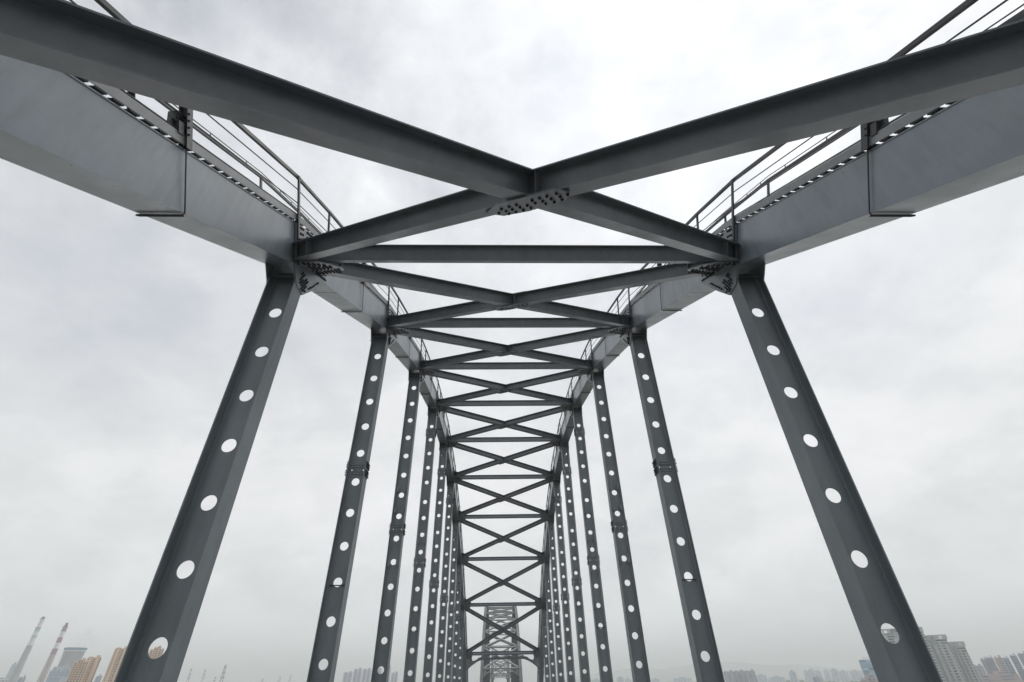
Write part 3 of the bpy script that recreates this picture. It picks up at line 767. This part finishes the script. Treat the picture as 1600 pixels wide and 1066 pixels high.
M_pyl = simple('galvanised', (.42, .43, .45), .6, .1)
for px, yt, dist, lb, wb in ((353, 1038.5, 800, 'tallest lattice pylon between the two left hangers', 4.6), (299.5, 1044, 1300, 'thin pylon nearest the orange towers', 5), (321.5, 1045, 1350, 'thin pylon between the tallest pylon and the orange towers', 5),
                         (337, 1057, 1500, 'short pylon just left of the tallest pylon', 8), (411, 1060.5, 1500, 'short pylon right of the tallest pylon', 9), (438, 1057, 1900, 'faint pylon nearest the second left hanger', 10), (455, 1053.5, 1900, 'faint pylon close beside the second left hanger', 9)):
    pylon(px, yt, dist, lb, wb)
# ---- centre-left pale towers
ct_specs = [(537, 551, 1051.5, 'leftmost narrow mauve tower beside the second left hanger'), (553, 566, 1046.0, 'second mauve tower in the pale row'), (567, 580, 1046.3, 'third mauve tower in the pale row, left of the third hanger'), (581, 597, 1045.8, 'mauve tower seen through the third left hanger'), (604, 611, 1042.0, 'narrowest mauve tower just right of the third hanger'), (612, 622, 1051.8, 'rightmost mauve tower of the pale row')]
for x0, x1, yt, lb in ct_specs: tower(x0, x1, yt, 1500, lb, F_pw, 'ribs', F_pu, 'mauve apartment towers in a row')
# ---- centre-right hazy skyline
def skyline(specs, mat, trim, group, style='plain'):
    for x0, x1, yt, dist, lb in specs: tower(x0, x1, yt, dist, lb, mat, style, trim, group)
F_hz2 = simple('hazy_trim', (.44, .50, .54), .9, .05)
F_mv = facade('mauve_grey_facade', (.36, .38, .45), (.2, .23, .3), 4, 3, .5, .5); F_mvt = simple('mauve_grey_trim', (.40, .40, .46), .9, .05)
skyline([(1130, 1146, 1049.6, 1600, 'mauve grey slab right beside the first right hanger'), (1146, 1163, 1048.9, 1620, 'middle slab of the three mauve grey ones'), (1163, 1179, 1048.5, 1600, 'right slab of the three mauve grey ones')], F_mv, F_mvt, 'mauve grey slabs', 'ribs')
skyline([(1181, 1197, 1054.8, 2400, 'pale blue block right of the mauve grey slabs'), (1200, 1226, 1058.5, 2500, 'low pale blue block in the gap of the skyline'), (1052, 1080, 1060.0, 2600, 'wide pale blue block left of the first right hanger'), (1018, 1030, 1061.5, 2600, 'small pale block right of the second right hanger'), (964, 974, 1058.5, 2400, 'pale block between the third and second right hangers'), (976, 986, 1061, 2400, 'lower pale block beside the second right hanger'), (924, 940, 1062, 2500, 'faint block between the fourth and third right hangers')], F_hz, F_hz2, 'pale blue blocks on the hazy skyline')
skyline([(1232, 1243, 1049.5, 1900, 'grey green tower standing forward of the hazy row'), (1255, 1263, 1048.6, 2600, 'first narrow tower of the hazy row'), (1262, 1272, 1046.6, 2600, 'second tower of the hazy row'), (1273, 1282, 1048.2, 2700, 'third tower of the hazy row'), (1286, 1295, 1047.3, 2700, 'fourth tower of the hazy row'), (1297, 1308, 1046.2, 2500, 'darkest tower of the hazy row'), (1309, 1324, 1049, 2700, 'broad tower right of the darkest one'), (1326, 1346, 1048.6, 2800, 'wide pale slab left of the blue glass tower')], F_hz, F_hz2, 'hazy row of towers')
skyline([(1269, 1284, 1058.5, 1500, 'low grey house row in front of the hazy towers')], F_bl, F_gr2, None)
tower(1341, 1365, 1031, 1100, 'blue glass tower left of the nearest right hanger', F_gl, 'plain', M_white, None, True, 'office tower')
tower(1341, 1372, 1054.5, 800, 'beige grey block in front of the blue glass tower', F_pk, 'slabs', F_gr2)
# ---- right side towers
tower(1368, 1440, 982, 900, 'grey green tower seen through the lowest hole of the nearest right hanger', F_gr, 'crown', F_gr2, 'grey green towers at the right')
tower(1440, 1476, 992.5, 920, 'tallest grey green tower with roof pergola, just right of the nearest right hanger', F_gr, 'crown', F_gr2, 'grey green towers at the right')
tower(1477, 1504, 1003, 940, 'lower grey green tower with a broken roof pergola', F_gr, 'crown', F_gr2, 'grey green towers at the right')
tower(1519, 1535, 1040.5, 1500, 'small mauve block between the grey green and pink towers', F_mv, 'ribs', F_mvt)
for x0, x1, yt, m, t_, lb in ((1531, 1543, 1030, F_pk, F_bl, 'pink tower at the left end of the tall row'), (1541, 1551, 1028, F_bl, F_bl, 'blue grey tower second in the tall row'), (1552, 1565, 1027.5, F_pk, F_pk, 'pink tower in the middle of the tall row'), (1566, 1576, 1028.5, F_bl, F_bl, 'blue tower right of the middle pink one'),
                       (1577, 1588, 1024.5, F_bl, F_bl, 'taller blue grey tower near the right edge'), (1589, 1606, 1021.5, F_bl, F_bl, 'tallest blue grey tower at the right edge of the photo')):
    tower(x0, x1, yt, 1250, lb, m, 'ribs', t_, 'tall row of pink and blue grey towers')
tower(1535, 1591, 1054.5, 900, 'long low pink block in front of the tall row', F_pk, 'plain', F_pk)
plain('bird_shape_flag_mast', 'thin dark mast with a ball top in front of the mauve grey slabs', 'mast', 1140.6, 1141.6, 1058, 700, M_dark) if False else None
# distant hills
hm = simple('hill_forest', (.20, .24, .24), .95, .2, .002)
def hills(x0, x1, dist, prof, name):
    mb = MB(); n = len(prof); vs = []
    for j, y in enumerate(prof):
        p = at(x0+(x1-x0)*j/(n-1), y, dist); rx, dy = frame(p)
        vs += [Vector((p.x, p.y, 0))-dy*900, Vector((p.x, p.y, p.z)), Vector((p.x, p.y, 0))+dy*1500]
    fs = []
    for j in range(n-1):
        a = 3*j; fs += [(a, a+3, a+4, a+1), (a+1, a+4, a+5, a+2)]
    mb.add(vs, fs); tag(mb.build(name, [hm], unit=False, smooth=True), kind='structure')
hills(860, 1420, 6800, [1066, 1058, 1052, 1047, 1043, 1046, 1040, 1036, 1034, 1037, 1040, 1038, 1042, 1046, 1044, 1047, 1050], 'hills')
# low green banks and trees masses along the shore
bank = simple('bank_greenery', (.07, .10, .06), .95, .35, .02)
random.seed(11)
mb = MB()
for j in range(240):
    x = -60+j*7.1; dist = 1500+random.random()*1100; p = at(x, 1066, dist); r0 = 3+random.random()*4
    pts = [Vector((p.x, p.y, 0)), Vector((p.x, p.y, r0*.5)), Vector((p.x, p.y, r0*1.1)), Vector((p.x, p.y, r0*1.5))]
    mb.ring_tube(pts, 1, 7, True, [r0*.8, r0*1.15, r0*.9, r0*.3])
tag(mb.build('far_trees', [bank], unit=False), 'dark far-off belt of trees along the shore', 'trees', None, 'stuff')

# ------------------------------------------------------------------ haze
hz = bpy.data.materials.new('haze_air'); hz.use_nodes = True; nt = hz.node_tree; nt.nodes.clear()
pv = nn(nt, 'ShaderNodeVolumePrincipled'); pv.inputs['Color'].default_value = (.985, .995, 1.0, 1); pv.inputs['Density'].default_value = .00033; pv.inputs['Anisotropy'].default_value = 0
ou = nn(nt, 'ShaderNodeOutputMaterial'); nt.links.new(pv.outputs[0], ou.inputs['Volume'])
mb = MB(); mb.box((0, 10000, 179), (27000, 0, 0), (0, 21000, 0), (0, 0, 180))
tag(mb.build('haze', [hz], unit=False), 'pale even haze over the whole city', 'haze', None, 'stuff')
